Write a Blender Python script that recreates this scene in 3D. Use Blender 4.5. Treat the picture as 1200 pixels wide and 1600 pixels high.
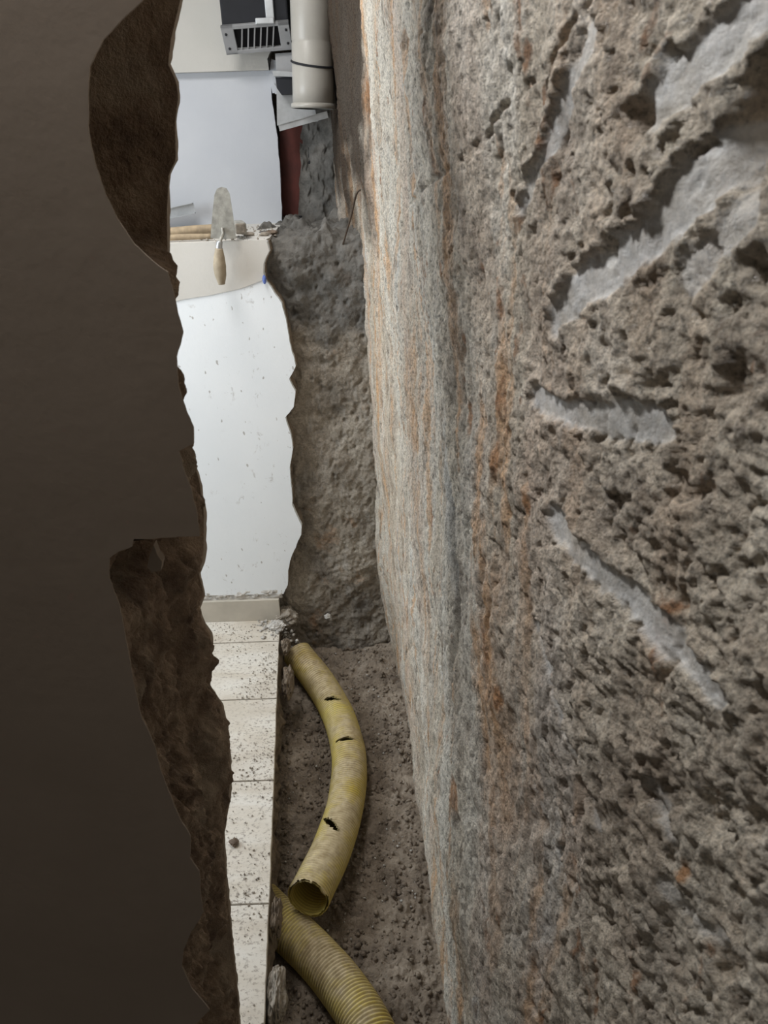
import bpy, bmesh, math, random
import numpy as np
from mathutils import Vector, Matrix

for o in list(bpy.data.objects): bpy.data.objects.remove(o)
S = bpy.context.scene
COL = S.collection
random.seed(7)

# ------------------------------------------------------------------ camera
PITCH, ROLL, H, FPX = math.radians(25.4), math.radians(2.0), 1.6, 1200.0
FW = np.array([0, math.cos(PITCH), -math.sin(PITCH)])
R0 = np.array([1.0, 0, 0]); U0 = np.cross(R0, FW)
RT = R0*math.cos(ROLL) - U0*math.sin(ROLL)
UP = R0*math.sin(ROLL) + U0*math.cos(ROLL)
cam_d = bpy.data.cameras.new('camera'); cam = bpy.data.objects.new('camera', cam_d); COL.objects.link(cam)
cam.matrix_world = Matrix(((RT[0], UP[0], -FW[0], 0), (RT[1], UP[1], -FW[1], 0), (RT[2], UP[2], -FW[2], H), (0, 0, 0, 1)))
cam_d.sensor_fit = 'VERTICAL'; cam_d.sensor_height = 36; cam_d.lens = 36*FPX/1600
cam_d.clip_start = 0.02
cam_d.dof.use_dof = True; cam_d.dof.focus_distance = 2.0; cam_d.dof.aperture_fstop = 16
S.camera = cam

# ------------------------------------------------------------------ world, lights, exposure
W = bpy.data.worlds.new('world'); S.world = W; W.use_nodes = True
W.node_tree.nodes['Background'].inputs[0].default_value = (1.0, 0.93, 0.84, 1)
W.node_tree.nodes['Background'].inputs[1].default_value = 0.085
S.view_settings.view_transform = 'Standard'; S.view_settings.look = 'None'
S.view_settings.exposure = 0.0; S.view_settings.gamma = 1.0; S.view_settings.use_curve_mapping = False

def area(name, loc, target, sx, sy, power, col):
    d = bpy.data.lights.new(name, 'AREA'); d.shape = 'RECTANGLE'; d.size = sx; d.size_y = sy
    d.energy = power; d.color = col
    o = bpy.data.objects.new(name, d); COL.objects.link(o); o.location = loc
    o.rotation_euler = (Vector(target) - Vector(loc)).to_track_quat('-Z', 'Y').to_euler()
    return o
# daylight coming in at the window of the left wall, and the strip lamp under the ceiling
area('window_daylight', (-1.86, 1.75, 1.45), (0, 1.95, 0.9), 1.0, 1.1, 28, (0.88, 0.95, 1.0))
# added fill lamp out of view, high up by the partition, brightening the near rock
area('near_fill_light', (-0.50, 0.645, 2.42), (0.14, 0.45, 1.40), 0.24, 0.07, 19, (0.97, 0.98, 1.0))
area('ceiling_lamp_light', (-0.62, 2.0, 2.46), (-0.40, 1.9, 0), 0.55, 0.55, 20, (1.0, 0.97, 0.93))

# ------------------------------------------------------------------ helpers
def ray(px, py): return FW + RT*(px-600)/FPX + UP*(800-py)/FPX
def on_z(px, py, z):
    d = ray(px, py); return np.array([0, 0, H]) + d*(z-H)/d[2]
def on_y(px, py, y):
    d = ray(px, py); return np.array([0, 0, H]) + d*y/d[1]

def tag(o, label, cat, group=None):
    o['label'] = label; o['category'] = cat
    if group: o['group'] = group
    return o
def struct(o, label=None, cat=None):
    o['kind'] = 'structure'
    if label: o['label'] = label
    if cat: o['category'] = cat
    return o
def empty(name, loc=(0, 0, 0)):
    o = bpy.data.objects.new(name, None); COL.objects.link(o); o.location = loc; o.empty_display_size = 0.05
    return o
def link(name, me, mat, parent=None, smooth=False):
    o = bpy.data.objects.new(name, me); COL.objects.link(o)
    if mat is not None and not me.materials: me.materials.append(mat)
    if smooth: me.polygons.foreach_set('use_smooth', [True]*len(me.polygons))
    if parent is not None:
        o.parent = parent
        o.matrix_parent_inverse = Matrix.Translation(parent.location).inverted()
    return o
def from_bm(name, bm, mat, parent=None, smooth=False):
    bmesh.ops.recalc_face_normals(bm, faces=bm.faces)
    me = bpy.data.meshes.new(name); bm.to_mesh(me); bm.free()
    return link(name, me, mat, parent, smooth)
def grid(name, P, mat, parent=None, flip=False, wrap=False, attrs=None):
    n, m = P.shape[:2]
    idx = np.arange(n*m).reshape(n, m)
    if wrap:
        a = idx[:-1]; b = idx[1:]; q = np.stack([a, np.roll(a, -1, 1), np.roll(b, -1, 1), b], -1).reshape(-1, 4)
    else:
        q = np.stack([idx[:-1, :-1], idx[:-1, 1:], idx[1:, 1:], idx[1:, :-1]], -1).reshape(-1, 4)
    if flip: q = q[:, ::-1]
    return raw(name, P.reshape(-1, 3), q, mat, parent, attrs)
def raw(name, V, q, mat, parent=None, attrs=None, smooth=True):
    me = bpy.data.meshes.new(name); k = q.shape[1]
    me.vertices.add(len(V)); me.vertices.foreach_set('co', np.ascontiguousarray(V, dtype=np.float32).ravel())
    me.loops.add(q.size); me.loops.foreach_set('vertex_index', np.ascontiguousarray(q, dtype=np.int32).ravel())
    me.polygons.add(len(q)); me.polygons.foreach_set('loop_start', np.arange(len(q), dtype=np.int32)*k)
    me.update(calc_edges=True); me.validate()
    if smooth: me.polygons.foreach_set('use_smooth', np.ones(len(me.polygons), dtype=bool))
    for an, av in (attrs or {}).items():
        a = me.attributes.new(an, 'FLOAT', 'POINT'); a.data.foreach_set('value', np.ascontiguousarray(av, dtype=np.float32).ravel())
    return link(name, me, mat, parent)

# numpy gradient noise, about -1..1
_rng = np.random.RandomState(11)
_perm = np.concatenate([_rng.permutation(256)]*3)
_g3 = _rng.normal(size=(256, 3)); _g3 /= np.linalg.norm(_g3, axis=1)[:, None]
def noise(x, y, z):
    x, y, z = np.broadcast_arrays(x, y, z)
    xi, yi, zi = [np.floor(a).astype(int) for a in (x, y, z)]
    fx, fy, fz = x-xi, y-yi, z-zi
    ux, uy, uz = [a*a*a*(a*(a*6-15)+10) for a in (fx, fy, fz)]
    r = 0
    for dx in (0, 1):
        wx = ux if dx else 1-ux
        for dy in (0, 1):
            wy = uy if dy else 1-uy
            for dz in (0, 1):
                wz = uz if dz else 1-uz
                h = _perm[_perm[_perm[(xi+dx) & 255] + ((yi+dy) & 255)] + ((zi+dz) & 255)]
                g = _g3[h]
                r = r + wx*wy*wz*(g[..., 0]*(fx-dx) + g[..., 1]*(fy-dy) + g[..., 2]*(fz-dz))
    return r*1.6
def fbm(x, y, z, oct=4, gain=0.5):
    r = 0; a = 1.0
    for i in range(oct):
        r = r + a*noise(x, y, z); a *= gain; x, y, z = x*2.03+17.1, y*2.03+5.3, z*2.03+9.7
    return r
def sstep(a, b, x):
    t = np.clip((x-a)/(b-a), 0, 1); return t*t*(3-2*t)

def ragged(poly, step, amp, seed=0, closed=False):
    """2D polyline resampled and roughened like a broken edge"""
    poly = [np.array(p, float) for p in poly]; out = []
    pts = poly + ([poly[0]] if closed else [])
    s = 0
    for a, b in zip(pts[:-1], pts[1:]):
        L = np.linalg.norm(b-a); n = max(1, int(L/step)); d = (b-a)/max(L, 1e-9); nr = np.array([-d[1], d[0]])
        for k in range(n):
            t = k/n; q = (s+L*t)
            j = amp*float(noise(q/(step*5)+seed*7.7, seed*3.1, 0.5) + 0.6*noise(q/(step*1.7)+seed, 4.2, seed*1.3))
            out.append(a+(b-a)*t + nr*j*(1 if (k or s) else 0))
        s += L
    if not closed: out.append(poly[-1])
    return out
def sheet(name, poly, y0, y1, mat, parent=None, bev=0.0):
    """polygon in x,z given as points, standing between y0 and y1"""
    bm = bmesh.new()
    vs = [bm.verts.new((p[0], y0, p[1])) for p in poly]
    f = bm.faces.new(vs)
    r = bmesh.ops.extrude_face_region(bm, geom=[f])
    for v in r['geom']:
        if isinstance(v, bmesh.types.BMVert): v.co.y = y1
    bmesh.ops.triangulate(bm, faces=[g for g in bm.faces if len(g.verts) > 4])
    return from_bm(name, bm, mat, parent)
def box_bm(bm, c, s, rot=None, bev=0.0):
    r = bmesh.ops.create_cube(bm, size=1.0)
    vs = r['verts']
    M = Matrix.Translation(Vector(c)) @ (rot.to_4x4() if rot is not None else Matrix()) @ Matrix.Diagonal((s[0], s[1], s[2], 1))
    bmesh.ops.transform(bm, matrix=M, verts=vs)
    if bev > 0:
        es = list({e for v in vs for e in v.link_edges})
        bmesh.ops.bevel(bm, geom=es, offset=bev, segments=2, affect='EDGES', profile=0.5)
def box(name, c, s, mat, parent=None, rot=None, bev=0.0):
    bm = bmesh.new(); box_bm(bm, c, s, rot, bev); return from_bm(name, bm, mat, parent)
def spline(pts, n):
    """Catmull-Rom through pts, n samples evenly by length"""
    P = [np.array(p, float) for p in pts]; P = [2*P[0]-P[1]] + P + [2*P[-1]-P[-2]]
    out = []
    for i in range(1, len(P)-2):
        for t in np.linspace(0, 1, 40, endpoint=False):
            a, b, c, d = P[i-1:i+3]
            out.append(0.5*((2*b)+(c-a)*t+(2*a-5*b+4*c-d)*t*t+(3*b-a-3*c+d)*t**3))
    out.append(P[-2]); out = np.array(out)
    L = np.concatenate([[0], np.cumsum(np.linalg.norm(np.diff(out, axis=0), axis=1))])
    s = np.linspace(0, L[-1], n)
    return np.stack([np.interp(s, L, out[:, k]) for k in range(3)], 1), s
def frames(C, up=(0, 0, 1)):
    T = np.gradient(C, axis=0); T /= np.linalg.norm(T, axis=1)[:, None]
    A = np.cross(T, np.array(up)); A /= np.linalg.norm(A, axis=1)[:, None]
    B = np.cross(A, T)
    return T, A, B
def tube(name, pts, radii, mat, parent=None, n=24, seg=16, up=(0, 0, 1), cap=True):
    C, s = spline(pts, n); T, A, B = frames(C, up)
    rad = np.interp(np.linspace(0, 1, n), np.linspace(0, 1, len(radii)), radii)
    th = np.linspace(0, 2*np.pi, seg, endpoint=False)
    P = C[:, None]+rad[:, None, None]*(np.cos(th)[None, :, None]*A[:, None]+np.sin(th)[None, :, None]*B[:, None])
    if cap:
        P = np.concatenate([np.repeat(C[:1, None], seg, 1)+0*P[:1], P, np.repeat(C[-1:, None], seg, 1)], 0)
    return grid(name, P, mat, parent, wrap=True)
def stone(name, c, size, mat, seed, parent=None, sub=3, rough=0.28):
    bm = bmesh.new(); bmesh.ops.create_icosphere(bm, subdivisions=sub, radius=1.0)
    co = np.array([v.co for v in bm.verts])
    d = 1+rough*fbm(co[:, 0]*1.3+seed*3.7, co[:, 1]*1.3+seed, co[:, 2]*1.3, 3)
    d = d+0.12*fbm(co[:, 0]*4+seed, co[:, 1]*4, co[:, 2]*4+seed, 3)
    co = co*d[:, None]*np.array(size)
    for v, p in zip(bm.verts, co): v.co = Vector(p)+Vector(c)
    return from_bm(name, bm, mat, parent)

# ------------------------------------------------------------------ materials
class NT:
    def __init__(s, name, rough=0.8, col=(0.5, 0.5, 0.5)):
        s.m = bpy.data.materials.new(name); s.m.use_nodes = True; s.t = s.m.node_tree
        s.b = s.t.nodes['Principled BSDF']; s.b.inputs['Roughness'].default_value = rough
        s.b.inputs['Base Color'].default_value = (*col, 1)
        s.tc = s.t.nodes.new('ShaderNodeTexCoord')
    def coord(s, scale=(1, 1, 1), rot=(0, 0, 0), loc=(0, 0, 0)):
        mp = s.t.nodes.new('ShaderNodeMapping'); mp.inputs['Scale'].default_value = scale
        mp.inputs['Rotation'].default_value = rot; mp.inputs['Location'].default_value = loc
        s.t.links.new(s.tc.outputs['Object'], mp.inputs[0]); return mp.outputs[0]
    def noise(s, scale, detail=4, rough=0.55, vec=None, dist=0.0):
        n = s.t.nodes.new('ShaderNodeTexNoise'); n.inputs['Scale'].default_value = scale
        n.inputs['Detail'].default_value = detail; n.inputs['Roughness'].default_value = rough; n.inputs['Distortion'].default_value = dist
        s.t.links.new(vec if vec is not None else s.tc.outputs['Object'], n.inputs['Vector']); return n.outputs['Fac']
    def voro(s, scale, vec=None, feature='F1'):
        n = s.t.nodes.new('ShaderNodeTexVoronoi'); n.inputs['Scale'].default_value = scale; n.feature = feature
        s.t.links.new(vec if vec is not None else s.tc.outputs['Object'], n.inputs['Vector']); return n.outputs['Distance']
    def ramp(s, fac, stops, const=False):
        r = s.t.nodes.new('ShaderNodeValToRGB'); e = r.color_ramp.elements
        if const: r.color_ramp.interpolation = 'CONSTANT'
        while len(e) < len(stops): e.new(0.5)
        for k, (p, c) in enumerate(stops):
            e[k].position = p; e[k].color = (*c, 1) if isinstance(c, tuple) else (c, c, c, 1)
        s.t.links.new(fac, r.inputs[0]); return r.outputs[0]
    def mix(s, fac, a, b, mode='MIX'):
        n = s.t.nodes.new('ShaderNodeMix'); n.data_type = 'RGBA'; n.blend_type = mode
        for sock, v in ((n.inputs[0], fac), (n.inputs[6], a), (n.inputs[7], b)):
            if isinstance(v, (int, float)): sock.default_value = v
            elif isinstance(v, tuple): sock.default_value = (*v, 1)
            else: s.t.links.new(v, sock)
        return n.outputs[2]
    def math(s, op, a, b=0.5):
        n = s.t.nodes.new('ShaderNodeMath'); n.operation = op; n.use_clamp = True
        for sock, v in ((n.inputs[0], a), (n.inputs[1], b)):
            if isinstance(v, (int, float)): sock.default_value = v
            else: s.t.links.new(v, sock)
        return n.outputs[0]
    def attr(s, name):
        n = s.t.nodes.new('ShaderNodeAttribute'); n.attribute_name = name; return n.outputs['Fac']
    def col(s, c): s.t.links.new(c, s.b.inputs['Base Color']); return s
    def rough(s, c): s.t.links.new(c, s.b.inputs['Roughness']); return s
    def bump(s, h, strength=0.5, dist=0.01):
        n = s.t.nodes.new('ShaderNodeBump'); n.inputs['Strength'].default_value = strength; n.inputs['Distance'].default_value = dist
        s.t.links.new(h, n.inputs['Height']); s.t.links.new(n.outputs[0], s.b.inputs['Normal']); return s

def mat_rock():
    t = NT('hewn_rock', 0.6)
    st = t.coord((1.0, 1.0, 0.6))
    base = t.ramp(t.noise(14, 7, 0.68, st), [(0.28, (0.25, 0.20, 0.15)), (0.42, (0.43, 0.36, 0.28)), (0.56, (0.57, 0.50, 0.40)), (0.74, (0.72, 0.655, 0.555))])
    g = t.attr('far')           # bedding: the deeper part of the wall is richer in iron and lime bands
    lime = t.ramp(t.noise(3.4, 6, 0.66, t.coord((1, 1.5, 0.36), loc=(1.7, 7.3, 0.2)), 0.5), [(0.44, 0.0), (0.60, 0.7)])
    c = t.mix(t.math('MULTIPLY', lime, g), base, (0.72, 0.69, 0.62))
    pink = t.ramp(t.noise(3.0, 5, 0.6, t.coord((1, 1.5, 0.34), loc=(9.1, 4.0, 2.2)), 0.4), [(0.50, 0.0), (0.66, 0.55)])
    c = t.mix(t.math('MULTIPLY', pink, g), c, (0.58, 0.42, 0.32))
    iron = t.ramp(t.noise(4.2, 6, 0.66, t.coord((1, 1.7, 0.26), loc=(3.1, 0.6, 1.7)), 0.6), [(0.55, 0.0), (0.65, 0.85)])
    c = t.mix(t.math('MULTIPLY', iron, g), c, (0.52, 0.30, 0.145))
    iron2 = t.ramp(t.noise(9, 5, 0.64, t.coord((1, 1.6, 0.22), loc=(2.3, 5.6, 0.4)), 0.5), [(0.55, 0.0), (0.63, 0.8)])
    c = t.mix(t.math('MULTIPLY', iron2, g), c, (0.60, 0.37, 0.20))
    blue = t.ramp(t.noise(5.0, 5, 0.62, t.coord((1, 2.2, 0.4), loc=(4.4, 2.3, 5.0)), 0.4), [(0.58, 0.0), (0.67, 0.6)])
    c = t.mix(t.math('MULTIPLY', blue, g), c, (0.53, 0.54, 0.525))
    rust = t.ramp(t.noise(17, 4, 0.6, t.coord((1, 1.5, 0.6), loc=(5.5, 2.0, 8.8)), 0.5), [(0.64, 0.0), (0.70, 0.85)])
    c = t.mix(rust, c, (0.30, 0.135, 0.05))
    c = t.mix(t.ramp(t.math('MULTIPLY', t.attr('rust'), t.ramp(t.noise(60, 4, 0.7), [(0.3, 0.4), (0.6, 1.0)])), [(0.12, 0.0), (0.5, 0.85)]), c, (0.40, 0.19, 0.07))
    loam = t.ramp(t.noise(20, 5, 0.65, t.coord((1, 1, 0.8), loc=(8, 3, 1))), [(0.56, 0.0), (0.68, 0.75)])
    c = t.mix(loam, c, (0.17, 0.13, 0.095))
    earth = t.attr('earth')  # dark soil tone, with the shade of the far top corner put in
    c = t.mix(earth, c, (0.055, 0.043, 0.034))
    grain = t.ramp(t.noise(230, 4, 0.75), [(0.36, 0.38), (0.48, 1.0), (0.66, 1.4)])
    c = t.mix(0.9, c, grain, 'MULTIPLY')
    gr = t.attr('groove')
    sm = t.ramp(t.noise(30, 5, 0.62), [(0.32, (0.43, 0.405, 0.365)), (0.55, (0.60, 0.60, 0.59)), (0.7, (0.70, 0.71, 0.715))])
    c = t.mix(t.math('MULTIPLY', gr, 0.75), c, sm)
    t.col(c)
    r = t.ramp(t.noise(75, 4, 0.65), [(0.36, 0.14), (0.58, 0.66)])
    r = t.mix(t.math('MULTIPLY', g, 0.55), r, (0.8, 0.8, 0.8))
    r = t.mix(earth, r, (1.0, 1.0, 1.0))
    t.rough(t.mix(gr, r, t.ramp(t.noise(70, 3, 0.6), [(0.4, 0.14), (0.6, 0.5)])))
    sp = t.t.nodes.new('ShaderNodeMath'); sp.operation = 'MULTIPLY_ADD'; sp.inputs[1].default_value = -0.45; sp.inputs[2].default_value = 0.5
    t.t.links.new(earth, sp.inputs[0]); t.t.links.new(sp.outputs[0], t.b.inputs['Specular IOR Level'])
    h = t.mix(0.5, t.noise(120, 6, 0.72), t.noise(420, 4, 0.75))
    h = t.mix(t.math('MULTIPLY', gr, 0.7), h, (0.5, 0.5, 0.5))
    t.bump(h, 0.9, 0.008)
    return t.m
def mat_render():
    t = NT('stripped_render', 0.85)
    c = t.ramp(t.noise(7, 6, 0.62, t.coord((1, 1, 0.7))), [(0.3, (0.15, 0.135, 0.115)), (0.5, (0.29, 0.255, 0.21)), (0.7, (0.44, 0.40, 0.34))])
    lim = t.ramp(t.noise(13, 4, 0.6, t.coord((2.2, 1, 0.5), loc=(2, 3, 4))), [(0.55, 0.0), (0.7, 0.6)])
    c = t.mix(lim, c, (0.40, 0.385, 0.36))
    ru = t.ramp(t.noise(9, 4, 0.6, t.coord(loc=(5, 1, 7))), [(0.6, 0.0), (0.72, 0.6)])
    c = t.mix(ru, c, (0.33, 0.185, 0.09))
    c = t.mix(0.7, c, t.ramp(t.noise(160, 3, 0.7), [(0.36, 0.62), (0.5, 1.0), (0.66, 1.25)]), 'MULTIPLY')
    c = t.mix(t.attr('cement'), c, t.ramp(t.noise(22, 5, 0.65), [(0.3, (0.065, 0.065, 0.062)), (0.7, (0.19, 0.185, 0.175))]))
    t.col(c); t.bump(t.noise(110, 5, 0.7), 0.7, 0.01); return t.m
def mat_soil():
    t = NT('damp_soil', 0.9)
    c = t.ramp(t.noise(14, 6, 0.65), [(0.3, (0.16, 0.125, 0.095)), (0.5, (0.30, 0.245, 0.19)), (0.72, (0.50, 0.425, 0.345))])
    c = t.mix(t.ramp(t.noise(190, 2, 0.6), [(0.66, 0.0), (0.72, 0.8)]), c, (0.42, 0.39, 0.34))
    t.col(c); t.bump(t.noise(130, 5, 0.7), 0.8, 0.012); return t.m
def mat_white(name, a, b, scuff=True, dirt=(0.33, 0.31, 0.29)):
    t = NT(name, 0.75)
    c = t.ramp(t.noise(4, 4, 0.5), [(0.35, a), (0.65, b)])
    if scuff:
        sc = t.ramp(t.noise(38, 5, 0.75, t.coord((1, 1, 0.6)), 0.6), [(0.60, 0.0), (0.68, 0.5)])
        ar = t.ramp(t.noise(6, 2, 0.5, t.coord(loc=(4, 4, 1))), [(0.5, 0.0), (0.62, 1.0)])
        c = t.mix(t.math('MULTIPLY', sc, ar), c, dirt)
        sp = t.ramp(t.noise(70, 1, 0.4, t.coord((1, 1, 0.55), loc=(7, 7, 7))), [(0.75, 0.0), (0.775, 0.7)])
        c = t.mix(sp, c, dirt)
    t.col(c); t.bump(t.noise(90, 4, 0.6), 0.12, 0.004); return t.m
def mat_tile():
    t = NT('travertine', 0.55)
    c = t.ramp(t.noise(5, 5, 0.6, t.coord((0.7, 2.4, 1)), 0.5), [(0.3, (0.56, 0.51, 0.43)), (0.5, (0.66, 0.62, 0.55)), (0.7, (0.73, 0.71, 0.66))])
    a = t.ramp(t.noise(3.5, 3, 0.5, t.coord(loc=(1, 1, 3))), [(0.42, 0.15), (0.6, 1.0)])
    d = t.ramp(t.noise(85, 4, 0.7, t.coord((1, 1.3, 1))), [(0.53, 0.0), (0.62, 0.8)])
    c = t.mix(t.math('MULTIPLY', d, a), c, (0.22, 0.185, 0.155))
    s2 = t.ramp(t.noise(4.5, 3, 0.5, t.coord(loc=(6, 2, 1))), [(0.5, 0.0), (0.68, 0.5)])
    c = t.mix(s2, c, (0.47, 0.41, 0.335))
    t.col(c); t.bump(t.noise(80, 4, 0.7), 0.2, 0.003); return t.m
def mat_brick():
    t = NT('broken_masonry', 0.9)
    c = t.ramp(t.noise(16, 6, 0.65), [(0.3, (0.10, 0.067, 0.046)), (0.5, (0.24, 0.168, 0.113)), (0.7, (0.42, 0.32, 0.225))])
    m = t.ramp(t.noise(7, 4, 0.6, t.coord(loc=(1, 5, 2))), [(0.54, 0.0), (0.64, 0.65)])
    c = t.mix(m, c, (0.40, 0.325, 0.24))
    t.col(c); t.bump(t.noise(90, 5, 0.7), 0.9, 0.012); return t.m
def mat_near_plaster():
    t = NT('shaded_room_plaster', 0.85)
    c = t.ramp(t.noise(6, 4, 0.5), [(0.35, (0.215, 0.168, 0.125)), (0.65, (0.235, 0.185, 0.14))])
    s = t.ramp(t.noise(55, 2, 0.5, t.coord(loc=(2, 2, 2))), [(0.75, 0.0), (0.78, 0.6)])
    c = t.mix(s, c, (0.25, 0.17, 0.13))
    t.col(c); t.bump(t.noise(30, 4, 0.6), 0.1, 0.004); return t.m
def mat_pipe():
    t = NT('dusty_yellow_plastic', 0.5)
    y = t.ramp(t.noise(6, 3, 0.5), [(0.35, (0.62, 0.48, 0.075)), (0.65, (0.72, 0.60, 0.16))])
    d = t.ramp(t.noise(8.5, 6, 0.68, None, 0.3), [(0.36, 0.12), (0.56, 0.9)])
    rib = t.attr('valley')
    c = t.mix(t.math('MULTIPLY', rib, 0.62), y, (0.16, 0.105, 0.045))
    dust = t.ramp(t.noise(45, 4, 0.6), [(0.35, (0.36, 0.285, 0.18)), (0.65, (0.60, 0.51, 0.35))])
    dd = t.math('MULTIPLY', d, t.attr('dust'))
    c = t.mix(dd, c, dust)
    fleck = t.ramp(t.noise(120, 2, 0.5, t.coord(loc=(2, 9, 4))), [(0.69, 0.0), (0.73, 0.8)])
    c = t.mix(fleck, c, (0.50, 0.45, 0.36))
    t.col(c); t.rough(t.mix(dd, (0.42, 0.42, 0.42), (0.9, 0.9, 0.9)))
    t.bump(t.noise(140, 4, 0.7), 0.25, 0.004); return t.m
def mat_simple(name, col, rough=0.5, metal=0.0, var=0.12, scale=30, bump=0.1):
    t = NT(name, rough); t.b.inputs['Metallic'].default_value = metal
    a = tuple(min(1, c*(1+var)) for c in col); b = tuple(c*(1-var) for c in col)
    t.col(t.ramp(t.noise(scale, 5, 0.6), [(0.32, b), (0.68, a)]))
    if bump: t.bump(t.noise(scale*3, 4, 0.6), bump, 0.003)
    return t.m

M = dict(
    rock=mat_rock(), render=mat_render(), soil=mat_soil(), tile=mat_tile(), brick=mat_brick(), near=mat_near_plaster(), pipe=mat_pipe(),
    white=mat_white('white_wall_paint', (0.83, 0.875, 0.92), (0.87, 0.91, 0.95)),
    upper=mat_white('dimmed_blue_wall_tone', (0.44, 0.46, 0.50), (0.475, 0.495, 0.53), False),  # white wall, its dimmer bluish light put into the colour
    cream=mat_white('cream_dimmed_plaster', (0.60, 0.585, 0.55), (0.645, 0.63, 0.60), False),  # ledge plaster toned down where the bright light cuts off
    beam=mat_white('grey_board', (0.43, 0.425, 0.40), (0.47, 0.46, 0.435), False),
    skirting=mat_simple('skirting_stone', (0.52, 0.485, 0.42), 0.5, 0, 0.1, 12),
    mortar=mat_simple('mortar', (0.52, 0.50, 0.47), 0.9, 0, 0.35, 60, 0.6),
    screed=mat_simple('screed', (0.20, 0.16, 0.12), 0.95, 0, 0.4, 40, 0.8),
    pvc=mat_simple('grey_plastic_pipe', (0.36, 0.345, 0.315), 0.35, 0, 0.06, 14, 0.04),
    galv=mat_simple('galvanised_steel', (0.44, 0.46, 0.48), 0.38, 0.7, 0.12, 25),
    dark=mat_simple('black_plastic', (0.010, 0.011, 0.015), 0.85, 0, 0.2, 12),
    grille=mat_simple('grey_grille_paint', (0.27, 0.275, 0.285), 0.5, 0.1, 0.08, 20),
    red=mat_simple('red_brown_paint', (0.105, 0.022, 0.017), 0.55, 0, 0.25, 18, 0.15),
    steel=mat_simple('mortar_smeared_steel', (0.35, 0.345, 0.315), 0.55, 0.35, 0.25, 45, 0.3),
    wood=mat_simple('worn_wood', (0.33, 0.255, 0.165), 0.7, 0, 0.25, 35, 0.3),
    handle=mat_simple('dusty_wood_handle', (0.36, 0.30, 0.215), 0.7, 0, 0.2, 40, 0.3),
    stone=mat_simple('rubble', (0.33, 0.295, 0.25), 0.9, 0, 0.35, 50, 0.7),
    brown=mat_simple('brown_stone', (0.17, 0.13, 0.10), 0.9, 0, 0.3, 50, 0.5),
    rustwire=mat_simple('rusty_wire', (0.07, 0.05, 0.035), 0.8, 0.2, 0.3, 50, 0.3),
    blue=mat_simple('blue_plastic', (0.10, 0.16, 0.45), 0.5, 0, 0.2, 40, 0.1),
    shell=mat_simple('room_paint', (0.72, 0.72, 0.71), 0.8, 0, 0.04, 5, 0.05),
    lamp_body=mat_simple('lamp_housing', (0.7, 0.7, 0.7), 0.5, 0, 0.03, 5, 0),
)

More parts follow.
